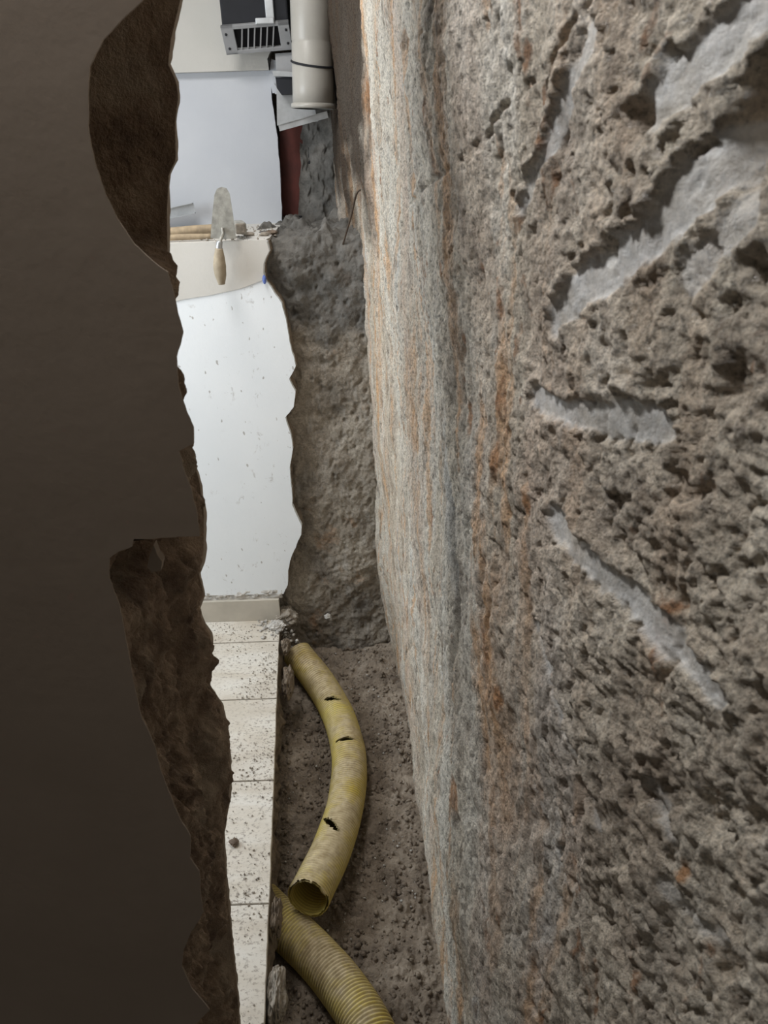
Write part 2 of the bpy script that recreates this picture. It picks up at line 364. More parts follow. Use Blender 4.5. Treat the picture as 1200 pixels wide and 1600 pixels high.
# ------------------------------------------------------------------ rock wall on the right
def wall_x(y, z):
    return (0.145 - 0.05*y + 0.25*np.clip(1-y, 0, None)**2 - 0.026*z - 0.09*np.clip(y-2.15, 0, None)
            + 0.02*sstep(0.1, -0.3, z))
def on_rock(px, py):
    d = ray(px, py); lo, hi = 0.1, 6.0
    for _ in range(50):
        t = (lo+hi)/2; p = d*t
        if p[0] < wall_x(p[1], H+p[2]): lo = t
        else: hi = t
    return np.array([0, 0, H]) + d*lo
def build_rock():
    ya = [0.02]
    while ya[-1] < 3.4: ya.append(ya[-1] + min(0.0048, 0.0012+0.0019*max(0, ya[-1]-0.15)) if ya[-1] > 0.22 else ya[-1]+0.01)
    ya = np.array(ya)
    za = np.concatenate([np.arange(-0.38, 0.95, 0.0042), np.arange(0.95, 1.20, 0.003), np.arange(1.20, 1.78, 0.0016), np.arange(1.78, 2.5, 0.0055)])
    Y, Z = np.meshgrid(ya, za, indexing='ij')
    # smooth tool marks: pixel polylines seen on the wall surface, with their half width in metres
    marks = [([(1230, -30), (1150, 40), (1090, 90), (1040, 150)], 0.0125, 1.0),
             ([(1135, 235), (1090, 300), (1010, 380), (900, 460), (870, 500)], 0.013, 1.0),
             ([(1170, 330), (1130, 380), (1085, 430)], 0.010, 0.7),
             ([(830, 625), (900, 650), (1030, 665)], 0.0125, 1.0),
             ([(868, 815), (930, 880), (1010, 955), (1130, 1075)], 0.0135, 1.0),
             ([(935, 50), (880, 170), (845, 250), (800, 325)], 0.008, 0.9),
             ([(828, 975), (855, 1050), (885, 1140)], 0.007, 0.9),
             ([(890, 1145), (915, 1215), (935, 1290)], 0.005, 0.7),
             ([(815, 1230), (835, 1300), (860, 1370)], 0.006, 0.8),
             ([(1020, 1220), (1045, 1280), (1065, 1320)], 0.007, 0.6),
             ([(1050, 1390), (1090, 1440), (1130, 1470)], 0.010, 0.6),
             ([(675, 985), (683, 1040), (690, 1090)], 0.010, 0.8)]
    G = np.zeros_like(Y); lip = np.zeros_like(Y)
    wob = 0.5*noise(Y*42, Z*42, 3.3) + 0.22*noise(Y*110, Z*110, 1.3) + 0.15*noise(Y*260, Z*260, 2.3)
    for pl, w, k in marks:
        Q = np.array([on_rock(*p)[1:] for p in pl])
        best = np.full(Y.shape, 9.0); side = np.zeros_like(Y)
        for a, b in zip(Q[:-1], Q[1:]):
            ab = b-a; L2 = (ab**2).sum()
            t = np.clip(((Y-a[0])*ab[0]+(Z-a[1])*ab[1])/L2, 0, 1)
            dy, dz = Y-a[0]-t*ab[0], Z-a[1]-t*ab[1]
            d = np.hypot(dy, dz); m = d < best
            best = np.where(m, d, best); side = np.where(m, np.sign(dz), side)
        r = best/w + wob
        G = np.maximum(G, k*(1-sstep(0.75, 1.15, r)))
        lip = np.maximum(lip, k*np.exp(-((r-1.35)/0.3)**2)*np.where(side > 0, 1.0, 0.25))
    near = 1-sstep(0.40, 0.66, Y)
    big = 0.016*fbm(Y*3.1, Z*2.6, 0.3, 3)
    mid = (0.0036+0.0022*near)*fbm(Y*26, Z*22, 4.1, 3)
    fine = (0.0014+0.0012*near)*fbm(Y*120, Z*110, 7.7, 3, 0.65)
    pn = fbm(Y*95, Z*58, 2.2, 3, 0.55)
    pits = -(0.0034+0.0042*near)*sstep(0.34, 0.75, pn)
    pn2 = fbm(Y*42+4, Z*23, 5.2, 3, 0.55)
    hol = -(0.0030+0.0062*near)*sstep(0.40, 0.85, pn2)
    # the deep hollows at the near end
    deep = np.zeros_like(Y)
    for (px, py, ry, rz, dp) in ((1172, 190, 0.011, 0.024, 0.045), (1115, 1265, 0.012, 0.022, 0.014), (1150, 600, 0.010, 0.016, 0.010), (1010, 185, 0.006, 0.010, 0.012), (955, 385, 0.006, 0.009, 0.010)):
        p = on_rock(px, py); e = ((Y-p[1])/ry)**2+((Z-p[2])/rz)**2 + 0.5*wob
        deep -= dp*np.exp(-np.clip(e, 0, None)**1.5)
    ridge = -0.006*np.clip(1-np.abs(noise(Y*7+3, Z*4.5, 8.8))*9, 0, 1)*sstep(0.0, 0.4, noise(Y*4, Z*4, 1.1))
    rough = mid+fine+pits+hol+ridge
    # narrow cracks and spots of rust
    crack = np.zeros_like(Y)
    for pl, w in (([(838, 125), (815, 150), (785, 172), (772, 200), (745, 232), (700, 265), (640, 318)], 0.0032), ([(905, 30), (880, 80), (862, 140)], 0.0030), ([(762, 925), (756, 990)], 0.006),
                  ([(1000, 1215), (1030, 1255), (1055, 1300)], 0.003), ([(805, 230), (815, 280), (800, 345)], 0.0025)):
        Q = np.array([on_rock(*p)[1:] for p in pl]); best = np.full(Y.shape, 9.0)
        for a, b in zip(Q[:-1], Q[1:]):
            ab = b-a; t = np.clip(((Y-a[0])*ab[0]+(Z-a[1])*ab[1])/(ab**2).sum(), 0, 1)
            best = np.minimum(best, np.hypot(Y-a[0]-t*ab[0], Z-a[1]-t*ab[1]))
        crack = np.maximum(crack, 1-sstep(0.3, 1.3, best/w+1.5*wob))
    deep -= 0.0065*crack*sstep(-0.35, 0.25, noise(Y*45, Z*45, 6.1))
    RU = np.zeros_like(Y)
    for px, py, rz in ((715, 655, 0.018), (748, 1015, 0.03), (716, 1245, 0.03), (575, 150, 0.05), (820, 790, 0.012), (765, 720, 0.02), (690, 422, 0.008), (1075, 1365, 0.012), (770, 1090, 0.02), (560, 600, 0.03)):
        p = on_rock(px, py); ryy = rz*(0.4+1.6*sstep(0.5, 1.8, p[1]))
        RU = np.maximum(RU, np.exp(-(((Y-p[1])/ryy)**2+((Z-p[2])/rz)**2)*(1+0.9*wob)))
    disp = big + rough*(1-0.82*G) - 0.0035*G + 0.0028*lip + deep
    X = wall_x(Y, Z) - disp
    far = sstep(0.44, 0.66, Y+0.08*fbm(Y*9, Z*5, 2.4, 3))*0.85+0.15
    o = grid('wall_right', np.stack([X, Y, Z], -1), M['rock'], flip=True, attrs={'groove': G, 'far': far, 'rust': RU, 'earth': np.clip(sstep(1.98, 2.28, Y+0.12*fbm(Y*9, Z*9, 1.0, 3))*sstep(1.25, 1.6, Z+0.15*fbm(Y*6, Z*6, 3.0, 3)), 0, 0.96)})  # last mask paints the shaded far top corner dark, soil included
    struct(o, 'rough hewn grey and rust streaked rock wall with smooth pale tool marks', 'wall')
build_rock()

# ------------------------------------------------------------------ floor with tiles and trench
def edge_x(y): return -0.279 - 0.087*(y-0.967)
floor = struct(empty('floor', (-0.9, 1.5, -0.02)), 'pale travertine tiled floor beside the trench, dusted with grit', 'floor')
YB = 2.462
joints = [0.50, 0.868, 1.244, 1.637, 1.994, 2.315, YB+0.02]
xs_cols = [0.62, 0.62]
def tile_piece(y0, y1, c, seed):
    g = 0.0022; r = random.Random(seed)
    if c == 0: xr0, xr1 = edge_x(y0+g), edge_x(y1-g)
    else: xr0 = xr1 = -0.279-0.62*c - g
    xl = -0.279-0.62*(c+1)+g
    dz = r.uniform(-0.0012, 0.0012)
    bm = bmesh.new(); n = 12 if c == 0 else 1
    top = [(xl, y0+g), (xr0, y0+g)]
    for k in range(1, n): t = k/n; top.append((xr0+(xr1-xr0)*t+r.uniform(-0.0012, 0.0012), y0+g+(y1-y0-2*g)*t))
    top += [(xr1, y1-g), (xl, y1-g)]
    vs = [bm.verts.new((x, y, dz)) for x, y in top]; f = bm.faces.new(vs)
    e = bmesh.ops.extrude_face_region(bm, geom=[f])
    for v in e['geom']:
        if isinstance(v, bmesh.types.BMVert): v.co.z = -0.018
    bm.normal_update()
    tp = [ed for ed in bm.edges if all(abs(v.co.z-dz) < 1e-5 for v in ed.verts)]
    bmesh.ops.bevel(bm, geom=tp, offset=0.0012, segments=1, affect='EDGES')
    return from_bm('tile', bm, M['tile'], floor)
for i, (a, b) in enumerate(zip(joints[:-1], joints[1:])):
    for c in range(3): tile_piece(a, b, c, i*7+c)
# screed bed below the tiles with its rough broken side towards the trench
yy = np.linspace(0.3, 2.56, 420); ss = np.linspace(0, 1, 60)
Yg, Sg = np.meshgrid(yy, ss, indexing='ij')
Zg = -0.0185-0.30*Sg
Xg = edge_x(Yg) - 0.006 - 0.012*Sg + (0.010+0.018*Sg)*fbm(Yg*14, Zg*18, 1.5, 4) + 0.02*sstep(0.35, 0.8, noise(Yg*6, Zg*9, 4.4))*sstep(0, .3, Sg)
grid('screed_side', np.stack([Xg, Yg, Zg], -1), M['screed'], floor)
bm = bmesh.new()
vs = [bm.verts.new(p) for p in ((-1.9, 0.3, -0.0195), (edge_x(0.3)-0.01, 0.3, -0.0195), (edge_x(2.56)-0.01, 2.56, -0.0195), (-1.9, 2.56, -0.0195))]
bm.faces.new(vs); from_bm('screed_bed', bm, M['mortar'], floor)

def soil_h(x, y):
    # base level, a heap in the far corner, clods everywhere
    h = -0.225 + 0.03*sstep(1.9, 2.5, y) + 0.035*np.exp(-((y-2.42)/0.14)**2-((x+0.42)/0.10)**2)
    h = h + 0.03*sstep(-0.09, 0.03, x + 0.05*(y-1.0)) 
    return h
sx = np.arange(-0.52, 0.20, 0.0035); sy = np.arange(0.5, 2.62, 0.0042)
SX, SY = np.meshgrid(sx, sy, indexing='ij')
cl = fbm(SX*30, SY*30, 0.7, 3, 0.6)
HZ = soil_h(SX, SY) + 0.012*fbm(SX*6, SY*6, 2.0, 3) + 0.014*np.maximum(cl, -0.2) + 0.007*np.abs(fbm(SX*85, SY*85, 5.0, 3))
so = struct(grid('trench_soil', np.stack([SX, SY, HZ], -1), M['soil'], flip=True), 'dark crumbly brown soil at the bottom of the trench', 'soil')
def soil_z(x, y):
    i = int(np.clip((x+0.52)/0.0035, 0, len(sx)-1)); j = int(np.clip((y-0.5)/0.0042, 0, len(sy)-1)); return float(HZ[i, j])

def scatter(name, pts, smin, smax, mat, seed, parent=None):
    """many tiny crumbs joined as one uncountable object"""
    r = np.random.RandomState(seed)
    ico = [(0, 0, 1), (0.9, 0, 0.25), (0.28, 0.85, 0.3), (-0.72, 0.53, 0.2), (-0.72, -0.53, 0.3), (0.28, -0.85, 0.22), (0, 0, -0.7)]
    T = [(0, 1, 2), (0, 2, 3), (0, 3, 4), (0, 4, 5), (0, 5, 1), (6, 2, 1), (6, 3, 2), (6, 4, 3), (6, 5, 4), (6, 1, 5)]
    ico = np.array(ico); T = np.array(T); n = len(pts)
    sc = smin+(smax-smin)*r.rand(n)**3
    V = ico[None]*(1+0.5*(r.rand(n, 7, 1)-0.5))*sc[:, None, None]*(0.7+0.6*r.rand(n, 1, 3))
    a = r.rand(n)*6.28; ca, sa = np.cos(a)[:, None], np.sin(a)[:, None]
    V = np.stack([V[..., 0]*ca-V[..., 1]*sa, V[..., 0]*sa+V[..., 1]*ca, V[..., 2]], -1)+np.array(pts)[:, None]
    F = (T[None]+np.arange(n)[:, None, None]*7).reshape(-1, 3)
    o = raw(name, V.reshape(-1, 3), F, mat, parent, smooth=False); o['kind'] = 'stuff'; return o
rr = np.random.RandomState(5)
pts = []
for _ in range(5200):
    x = rr.uniform(-0.42, 0.10); y = rr.uniform(0.85, 2.5)
    if x < edge_x(y)+0.005 or x > wall_x(y, -0.2): continue
    pts.append((x, y, soil_z(x, y)+0.001))
o = scatter('soil_crumbs', pts, 0.0015, 0.010, M['soil'], 3); o['label'] = 'loose crumbs of earth lying over the trench floor'; o['category'] = 'soil'
pts = []
for _ in range(420):
    x = rr.uniform(-0.38, 0.05); y = rr.uniform(1.3, 2.5)
    if x < edge_x(y)+0.01 or x > wall_x(y, -0.2)-0.01: continue
    pts.append((x, y, soil_z(x, y)+0.003))
o = scatter('lime_crumbs', pts, 0.0012, 0.005, M['mortar'], 4); o['label'] = 'pale lime crumbs sprinkled over the dark trench soil'; o['category'] = 'rubble'
pts = []
for _ in range(9000):
    y = rr.uniform(0.8, 2.44); x = edge_x(y)-abs(rr.normal(0, 0.22))-0.002
    dn = float(noise(x*6+2, y*6, 0.4))
    if rr.rand() > 0.25+0.9*dn or x < -1.0: continue
    pts.append((x, y, 0.0012))
o = scatter('floor_grit', pts, 0.0006, 0.0036, M['stone'], 6); o['label'] = 'fine grit scattered over the pale floor tiles'; o['category'] = 'grit'

# ------------------------------------------------------------------ back wall: stripped render, white plaster coat, skirting
wb = struct(empty('wall_back', (-0.5, 2.52, 0)), 'low back wall with white plaster broken away from grey render', 'wall')
ZL = float(on_y(350, 377, YB)[2])     # top of the ledge
xs = np.arange(-0.80, 0.06, 0.0040)
zs = np.arange(-0.32, ZL-0.055, 0.0045); an = np.linspace(0, np.pi/2, 14); yb = np.arange(2.562, 3.32, 0.006)
PY = np.concatenate([np.full_like(zs, 2.515), 2.555-0.04*np.cos(an), yb])
PZ = np.concatenate([zs, ZL-0.055+0.04*np.sin(an), np.full_like(yb, ZL-0.015)])
NA = np.concatenate([np.zeros_like(zs), an, np.full_like(yb, np.pi/2)])
Xr, Yr = np.meshgrid(xs, PY, indexing='ij'); _, Zr = np.meshgrid(xs, PZ, indexing='ij'); _, Nr = np.meshgrid(xs, NA, indexing='ij')
d = 0.014*fbm(Xr*7, Yr*7, Zr*5, 3) + 0.007*fbm(Xr*28, Yr*28, Zr*24, 3) + 0.003*fbm(Xr*95, Yr*95, Zr*85, 3) - 0.008*sstep(0.30, 0.75, fbm(Xr*40, Yr*40, Zr*30, 2))
rt = sstep(-0.44, -0.36, Xr)
lump = 0.030*sstep(0.0, 0.7, fbm(Xr*11+1, Yr*11, Zr*2, 3))*rt*sstep(0.6, 1.5, Nr) + 0.02*sstep(-0.42, -0.1, Xr)*sstep(0.3, 1.4, Nr)
bul = 0.022*sstep(1.02, 1.28, Zr)*rt*(0.6+0.8*fbm(Xr*9, Yr*9, Zr*9, 3))*sstep(1.2, 0.4, Nr)
dd_ = d+lump+bul
cem = np.clip(sstep(1.0, 1.12, Zr+0.06*fbm(Xr*9, 1.0, Zr*9, 3)), 0, 0.85)
grid('render', np.stack([Xr, Yr-dd_*np.cos(Nr), Zr+dd_*np.sin(Nr)], -1), M['render'], wb, attrs={'cement': cem})

def pxz(pl, Y): return [on_y(px, py, Y)[[0, 2]] for px, py in pl]
edge = pxz([(418, 377), (421, 392), (412, 412), (414, 436), (440, 474), (447, 500), (452, 530), (462, 572), (452, 592), (461, 612), (458, 636), (446, 652),
            (455, 682), (458, 702), (453, 730), (457, 790), (471, 822), (470, 836), (456, 868), (450, 892), (450, 915), (443, 928)], YB)
edge = ragged(edge, 0.006, 0.0022, 3)
zb = float(on_y(400, 921, YB)[2])
poly = [(-1.88, edge[0][1])] + [tuple(p) for p in edge] + [(-1.88, zb)]
sheet('plaster_coat', poly, YB, YB+0.022, M['white'], wb)
# thin grey undercoat rim that shows along the break
rim = [(p[0]+0.0035+0.003*float(noise(p[1]*40, 2.2, 0)), p[1]) for p in edge]
sheet('undercoat', [(-1.88, edge[0][1]-0.004)] + [tuple(p) for p in rim] + [(-1.88, zb)], YB+0.0222, YB+0.062, M['screed'], wb)
# dimmer cream layer: curved cutoff of the room light painted on the ledge front
cur = pxz([(180, 492), (285, 468), (330, 461), (375, 451), (411, 438)], YB-0.003)
cur = ragged(cur, 0.01, 0.0006, 8)
upper = [tuple(p) for p in edge if p[1] > cur[-1][1]]
poly = [(-1.88, ZL)] + [(upper[0][0], ZL)] + [(p[0]-0.002, p[1]) for p in upper] + [tuple(p) for p in cur[::-1]] + [(-1.88, cur[0][1])]
sheet('light_cutoff_coat', poly, YB-0.003, YB-0.0003, M['cream'], wb)
# ledge slab
bm = bmesh.new()
lx = [(-1.88, YB), (edge[0][0]-0.005, YB), (float(on_y(425, 372, 2.6)[0]), 2.6), (float(on_y(437, 362, 2.9)[0]), 2.9), (float(on_y(441, 350, 3.06)[0]), 3.08), (-1.88, 3.08)]
lp = ragged(lx[1:5], 0.012, 0.004, 5); lp = [lx[0]]+[tuple(p) for p in lp]+[lx[5]]
vs = [bm.verts.new((p[0], p[1], ZL)) for p in lp]; f = bm.faces.new(vs); e = bmesh.ops.extrude_face_region(bm, geom=[f])
for v in e['geom']:
    if isinstance(v, bmesh.types.BMVert): v.co.z = ZL-0.03
from_bm('ledge_slab', bm, M['cream'], wb)
# gap strip of broken mortar, then stone skirting
zt = float(on_y(400, 936, YB)[2])
xx = np.linspace(-1.0, float(on_y(441, 930, YB)[0]), 240); ssv = np.linspace(0, 1, 16)
A, B = np.meshgrid(xx, ssv, indexing='ij')
Zm = zt+(zb-zt)*B + 0.002*noise(A*60, B*3, 0); Ym = YB+0.002-0.010*fbm(A*35, B*2, 3.3, 3)*np.sin(B*np.pi)
grid('mortar_strip', np.stack([A, Ym, Zm], -1), M['mortar'], wb)
xe = float(on_y(437, 950, YB-0.008)[0])
bb = struct(empty('baseboard_back', (xe-0.3, YB, 0)), 'pale stone skirting under the white back wall', 'skirting')
for x0, x1 in ((xe-0.001-0.6, xe), (xe-1.2, xe-0.604)):
    box('skirting_piece', ((x0+x1)/2, YB-0.002, (zt+0.0005)/2), (x1-x0, 0.016, zt-0.0005), M['skirting'], bb, bev=0.0015)

# upper wall behind the ledge, bulkhead above it, dark cavity at the right
YU = 3.05
wu = pxz([(420, 60), (421, 112), (424, 150), (430, 190), (434, 215), (438, 280), (441, 352)], YU)
wu = ragged(wu, 0.008, 0.0018, 9)
wup = struct(empty('wall_back_upper', (-0.9, YU, ZL)), 'pale bluish upper wall set back behind the ledge', 'wall')
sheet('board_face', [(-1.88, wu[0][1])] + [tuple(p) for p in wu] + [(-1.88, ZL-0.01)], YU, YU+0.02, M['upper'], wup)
zbk = float(on_y(350, 109, YU-0.03)[2])
bkx = pxz([(424, -260), (422, 30), (424, 80), (418, 92), (420, 109)], YU-0.03)
bkx = ragged(bkx, 0.012, 0.002, 2)
bk = struct(sheet('trim_1', [(-1.88, bkx[0][1])]+[tuple(p) for p in bkx]+[(-1.88, zbk)], YU-0.03, YU-0.001, M['beam']), 'grey board bulkhead above the upper wall', 'bulkhead')
xs = np.arange(-0.75, 0.0, 0.008); zs = np.arange(ZL-0.1, 2.5, 0.008)
A, B = np.meshgrid(xs, zs, indexing='ij')
cav = grid('wall_cavity', np.stack([A, 3.30-0.03*fbm(A*8, B*8, 0.2, 4), B], -1), M['render'], flip=False)
struct(cav, 'dark rough masonry seen deep in the gap behind the red panel', 'wall')

# ------------------------------------------------------------------ near broken wall on the left
YN0, YN1 = 0.70, 0.96
wl = struct(empty('wall_left', (-0.7, 0.83, 0)), 'dark broken partition wall in the foreground with torn masonry edge', 'wall')
fe = [(262, -140), (240, -30), (222, 0), (190, 30), (160, 62), (141, 105), (138, 150), (138, 195), (150, 260), (165, 305), (182, 342), (210, 380), (240, 410),
      (262, 425), (270, 450), (287, 520), (276, 558), (280, 600), (292, 645), (302, 668), (302, 692), (278, 705), (290, 742), (300, 765), (308, 800), (312, 838),
      (209, 842), (206, 854), (185, 862), (170, 872), (171, 905), (188, 945), (195, 990), (204, 1040), (212, 1085), (222, 1125), (242, 1165), (250, 1200),
      (262, 1235), (283, 1282), (298, 1308), (297, 1340), (312, 1362), (314, 1400), (318, 1425), (300, 1455), (287, 1485), (284, 1512), (300, 1545), (328, 1578), (305, 1602), (290, 1660), (300, 1900)]
fz = ragged(pxz(fe, YN0), 0.005, 0.0011, 4)
poly = [(-1.7, fz[0][1])] + [tuple(p) for p in fz] + [(-1.7, fz[-1][1])]
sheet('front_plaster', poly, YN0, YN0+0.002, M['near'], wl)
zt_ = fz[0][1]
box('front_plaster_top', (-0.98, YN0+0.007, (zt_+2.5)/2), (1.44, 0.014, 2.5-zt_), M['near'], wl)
be = [(300, -200), (286, 0), (272, 60), (267, 100), (280, 128), (283, 150), (278, 190), (279, 250), (268, 272), (265, 330), (266, 400), (266, 430), (266, 560), (285, 650),
      (300, 700), (315, 752), (322, 800), (322, 850), (320, 878), (312, 888), (319, 915), (322, 932), (312, 940), (316, 962), (332, 988), (334, 1004), (330, 1070), (349, 1098), (358, 1142),
      (363, 1200), (361, 1240), (351, 1300), (356, 1375), (362, 1440), (368, 1500), (374, 1560), (376, 1600), (385, 1700)]
bz = pxz(be, YN1)
bzr = ragged(bz, 0.006, 0.0022, 6)
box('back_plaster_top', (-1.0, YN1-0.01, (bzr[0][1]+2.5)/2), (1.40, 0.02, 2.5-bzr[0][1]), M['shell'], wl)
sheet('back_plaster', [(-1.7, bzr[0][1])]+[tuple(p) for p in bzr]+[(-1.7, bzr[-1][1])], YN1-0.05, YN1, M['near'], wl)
# masonry core lofted between the two coats
zc = np.arange(0.0, 2.5, 0.0045); sc = np.linspace(0, 1, 110)
fa = np.array(pxz(fe, YN0+0.004)); fa = fa[np.argsort(fa[:, 1])]; ba = np.array(pxz(be, YN1-0.05)); ba = ba[np.argsort(ba[:, 1])]
FX = np.interp(zc, fa[:, 1], fa[:, 0])-0.004; BX = np.interp(zc, ba[:, 1], ba[:, 0])-0.003
k = np.exp(-np.linspace(-2, 2, 9)**2); k /= k.sum(); FX = np.minimum(FX, np.convolve(np.pad(FX, 4, 'edge'), k, 'valid'))
Zc, Sc = np.meshgrid(zc, sc, indexing='ij')
def zpx(px, py, Y): return float(on_y(px, py, Y)[2])
h1 = sstep(zpx(160, 430, .75), zpx(160, 330, .75), Zc)             # hollow at the top
hB = np.exp(-((Zc-zpx(230, 880, .78))/0.022)**2)                    # dark slot under the plaster step
hC = np.exp(-((Zc-zpx(330, 1520, .85))/0.05)**2)
hol = 0.26*h1 + 0.075*hB + 0.06*hC + 0.012
w = np.sin(np.pi*np.clip(Sc, 0, 1))**(0.7-0.35*h1)
Xc = FX[:, None]*(1-Sc)+BX[:, None]*Sc - hol*w
rg = 0.013*fbm(Zc*11, Sc*4, 0.4, 3)+0.011*fbm(Zc*26, Sc*10, 3.4, 4, 0.6)+0.004*np.abs(fbm(Zc*80, Sc*26, 6.4, 2))
groove = -0.014*np.exp(-((Sc-0.62-0.06*noise(Zc*6, 0, 0))/0.06)**2)*(1-h1) + 0.010*np.exp(-((Sc-0.82)/0.1)**2)*(1-h1)
Xc = Xc + (rg*(1-0.5*h1)+groove)*np.clip(w*2, 0, 1)
Yc = YN0+0.004+(YN1-0.05-YN0-0.004)*Sc + 0.006*fbm(Zc*18, Sc*4, 9.1, 3)*w
grid('masonry_core', np.stack([Xc, Yc, Zc], -1), M['brick'], wl, flip=True)
# small tongue of plaster hanging in the slot
cp = ragged(pxz([(243, 846), (249, 862), (256, 872), (254, 886), (240, 889), (233, 880), (236, 864)], YN0+0.03), 0.003, 0.0006, 2, True)
sheet('plaster_tongue', [tuple(p) for p in cp], YN0+0.022, YN0+0.034, M['near'], wl)

# ------------------------------------------------------------------ unseen room shell: ceiling, left wall with its window
ce = struct(box('ceiling', (-0.8, 2.05, 2.55), (2.6, 2.75, 0.1), M['shell']), 'white room ceiling', 'ceiling')
ls = struct(empty('wall_side', (-1.93, 1.9, 0)), 'side wall of the room with the window', 'wall')
for c_, s_ in (((-1.93, 2.02, 0.43), (0.1, 2.2, 0.90)), ((-1.93, 2.02, 2.26), (0.1, 2.2, 0.48)), ((-1.93, 1.08, 1.45), (0.1, 0.32, 1.14)), ((-1.93, 2.72, 1.45), (0.1, 0.80, 1.14))):
    box('wall_panel', c_, s_, M['shell'], ls)
wf = struct(empty('window_1', (-1.90, 1.78, 1.45)), 'white framed window in the side wall', 'window')
for c_, s_ in (((-1.90, 1.78, 0.90), (0.05, 1.08, 0.04)), ((-1.90, 1.78, 2.00), (0.05, 1.08, 0.04)), ((-1.90, 1.26, 1.45), (0.05, 0.04, 1.1)), ((-1.90, 2.30, 1.45), (0.05, 0.04, 1.1))):
    box('window_frame', c_, s_, M['lamp_body'], wf)
cl_ = tag(empty('ceiling_lamp', (-0.62, 2.0, 2.5)), 'square white lamp under the room ceiling', 'lamp')
box('lamp_housing', (-0.62, 2.0, 2.485), (0.62, 0.62, 0.03), M['lamp_body'], cl_, bev=0.004)

wlp = tag(empty('added_fill_lamp', (-0.50, 0.66, 2.44)), 'unseen fill lamp added high on the partition wall to brighten the rock', 'lamp')
box('lamp_housing', (-0.50, 0.665, 2.445), (0.28, 0.07, 0.03), M['lamp_body'], wlp, bev=0.006)  # unseen housing added around the fill light
# ------------------------------------------------------------------ yellow corrugated drain pipes
def drain(name, pts, rad, seed, label, slits=(), ragged_end=0.0):
    root = tag(empty(name, tuple(pts[0])), label, 'pipe', 'yellow corrugated drain pipes in the trench')
    L = sum(np.linalg.norm(np.array(b)-np.array(a)) for a, b in zip(pts[:-1], pts[1:]))
    pitch = 0.0092; per = 6; n = int(L/pitch*per); seg = 56
    C, s = spline(pts, n); T, A, B = frames(C)
    th = np.linspace(0, 2*np.pi, seg, endpoint=False)
    ph = s/pitch*2*np.pi; rib = np.clip(0.5+0.8*np.cos(ph), 0, 1)
    wear = 0.35+0.65*sstep(-0.5, 0.2, fbm(s*4+seed, 0.2, 0.5, 2))
    amp = 0.0036
    sh = 0.0015*noise(C[:, 0:1]*9+np.cos(th), C[:, 1:2]*9+np.sin(th), seed)
    Rr = rad + amp*(rib[:, None]-1)*(1.0) + sh
    P = C[:, None]+Rr[..., None]*(np.cos(th)[None, :, None]*A[:, None]+np.sin(th)[None, :, None]*B[:, None])
    inner = C[:, None]+(rad-0.0068)*(np.cos(th)[None, :, None]*A[:, None]+np.sin(th)[None, :, None]*B[:, None])
    keep = np.ones((n-1, seg), bool)
    for (t, ang, hw, hl, sk) in slits:
        i0 = t*(n-1)
        for j in range(seg):
            da = (th[j]-ang+np.pi) % (2*np.pi)-np.pi
            if abs(da) < hw:
                c = i0+sk*da*n/10+1.2*float(noise(j*0.7, seed, t*9)); e = hl*(1-(da/hw)**2)+0.4
                for i in range(max(0, int(c-e)), min(n-1, int(c+e)+1)): keep[i, j] = False
    if ragged_end:
        for j in range(seg):
            e = int(ragged_end*(1+float(noise(j*0.25, seed, 0.3))+0.6*float(noise(j*0.9, seed, 4.3))))
            if e > 0: keep[n-1-e:, j] = False
    idx = np.arange(n*seg).reshape(n, seg); a = idx[:-1]; b = idx[1:]
    q = np.stack([a, np.roll(a, -1, 1), np.roll(b, -1, 1), b], -1)[keep]
    val = np.repeat(1-rib[:, None], seg, 1)
    dust = np.clip(0.35+0.75*np.sin(th)[None]+0.2*noise(s[:, None]*20, np.cos(th)[None]*2, seed), 0, 1)*np.ones((n, 1))
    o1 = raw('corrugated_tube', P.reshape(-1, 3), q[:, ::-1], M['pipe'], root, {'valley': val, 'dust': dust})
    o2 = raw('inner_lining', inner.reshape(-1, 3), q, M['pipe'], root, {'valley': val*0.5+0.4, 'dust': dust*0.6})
    # cut rims joining both skins at the ends
    for name_, i in (('cut_rim', 0), ('cut_rim', n-1)):
        if ragged_end and i: continue
        Pr = np.stack([P[i], inner[i]], 0); grid(name_, Pr, M['pipe'], root, wrap=True, attrs={'valley': np.zeros((2, seg)), 'dust': np.zeros((2, seg))})
    return root
RP = 0.055
def trench_pt(px, py, dz=0.0): return on_z(px, py, -0.150+dz)
p1 = [trench_pt(465, 1022, 0.055), trench_pt(496, 1062, 0.02), trench_pt(527, 1115), trench_pt(545, 1180), trench_pt(541, 1250), trench_pt(519, 1325, 0.025), trench_pt(480, 1406, 0.06)]
drain('drain_pipe', p1, RP, 2.0, 'curved dusty yellow corrugated pipe with torn slits, lying farther along the trench',
      slits=((0.27, 1.30, 0.50, 6.0, 0.25), (0.46, 1.35, 0.58, 4.6, 0.05), (0.79, 1.25, 0.62, 8.0, 0.45)), ragged_end=4)
p2 = [trench_pt(405, 1408, -0.045), trench_pt(445, 1448, -0.045), trench_pt(490, 1490, -0.04), trench_pt(537, 1546, -0.03), trench_pt(578, 1612, -0.02), trench_pt(605, 1690, -0.02), trench_pt(612, 1790, -0.01)]
drain('drain_pipe', p2, RP, 5.0, 'nearer yellow corrugated pipe emerging from under the floor tiles', slits=())

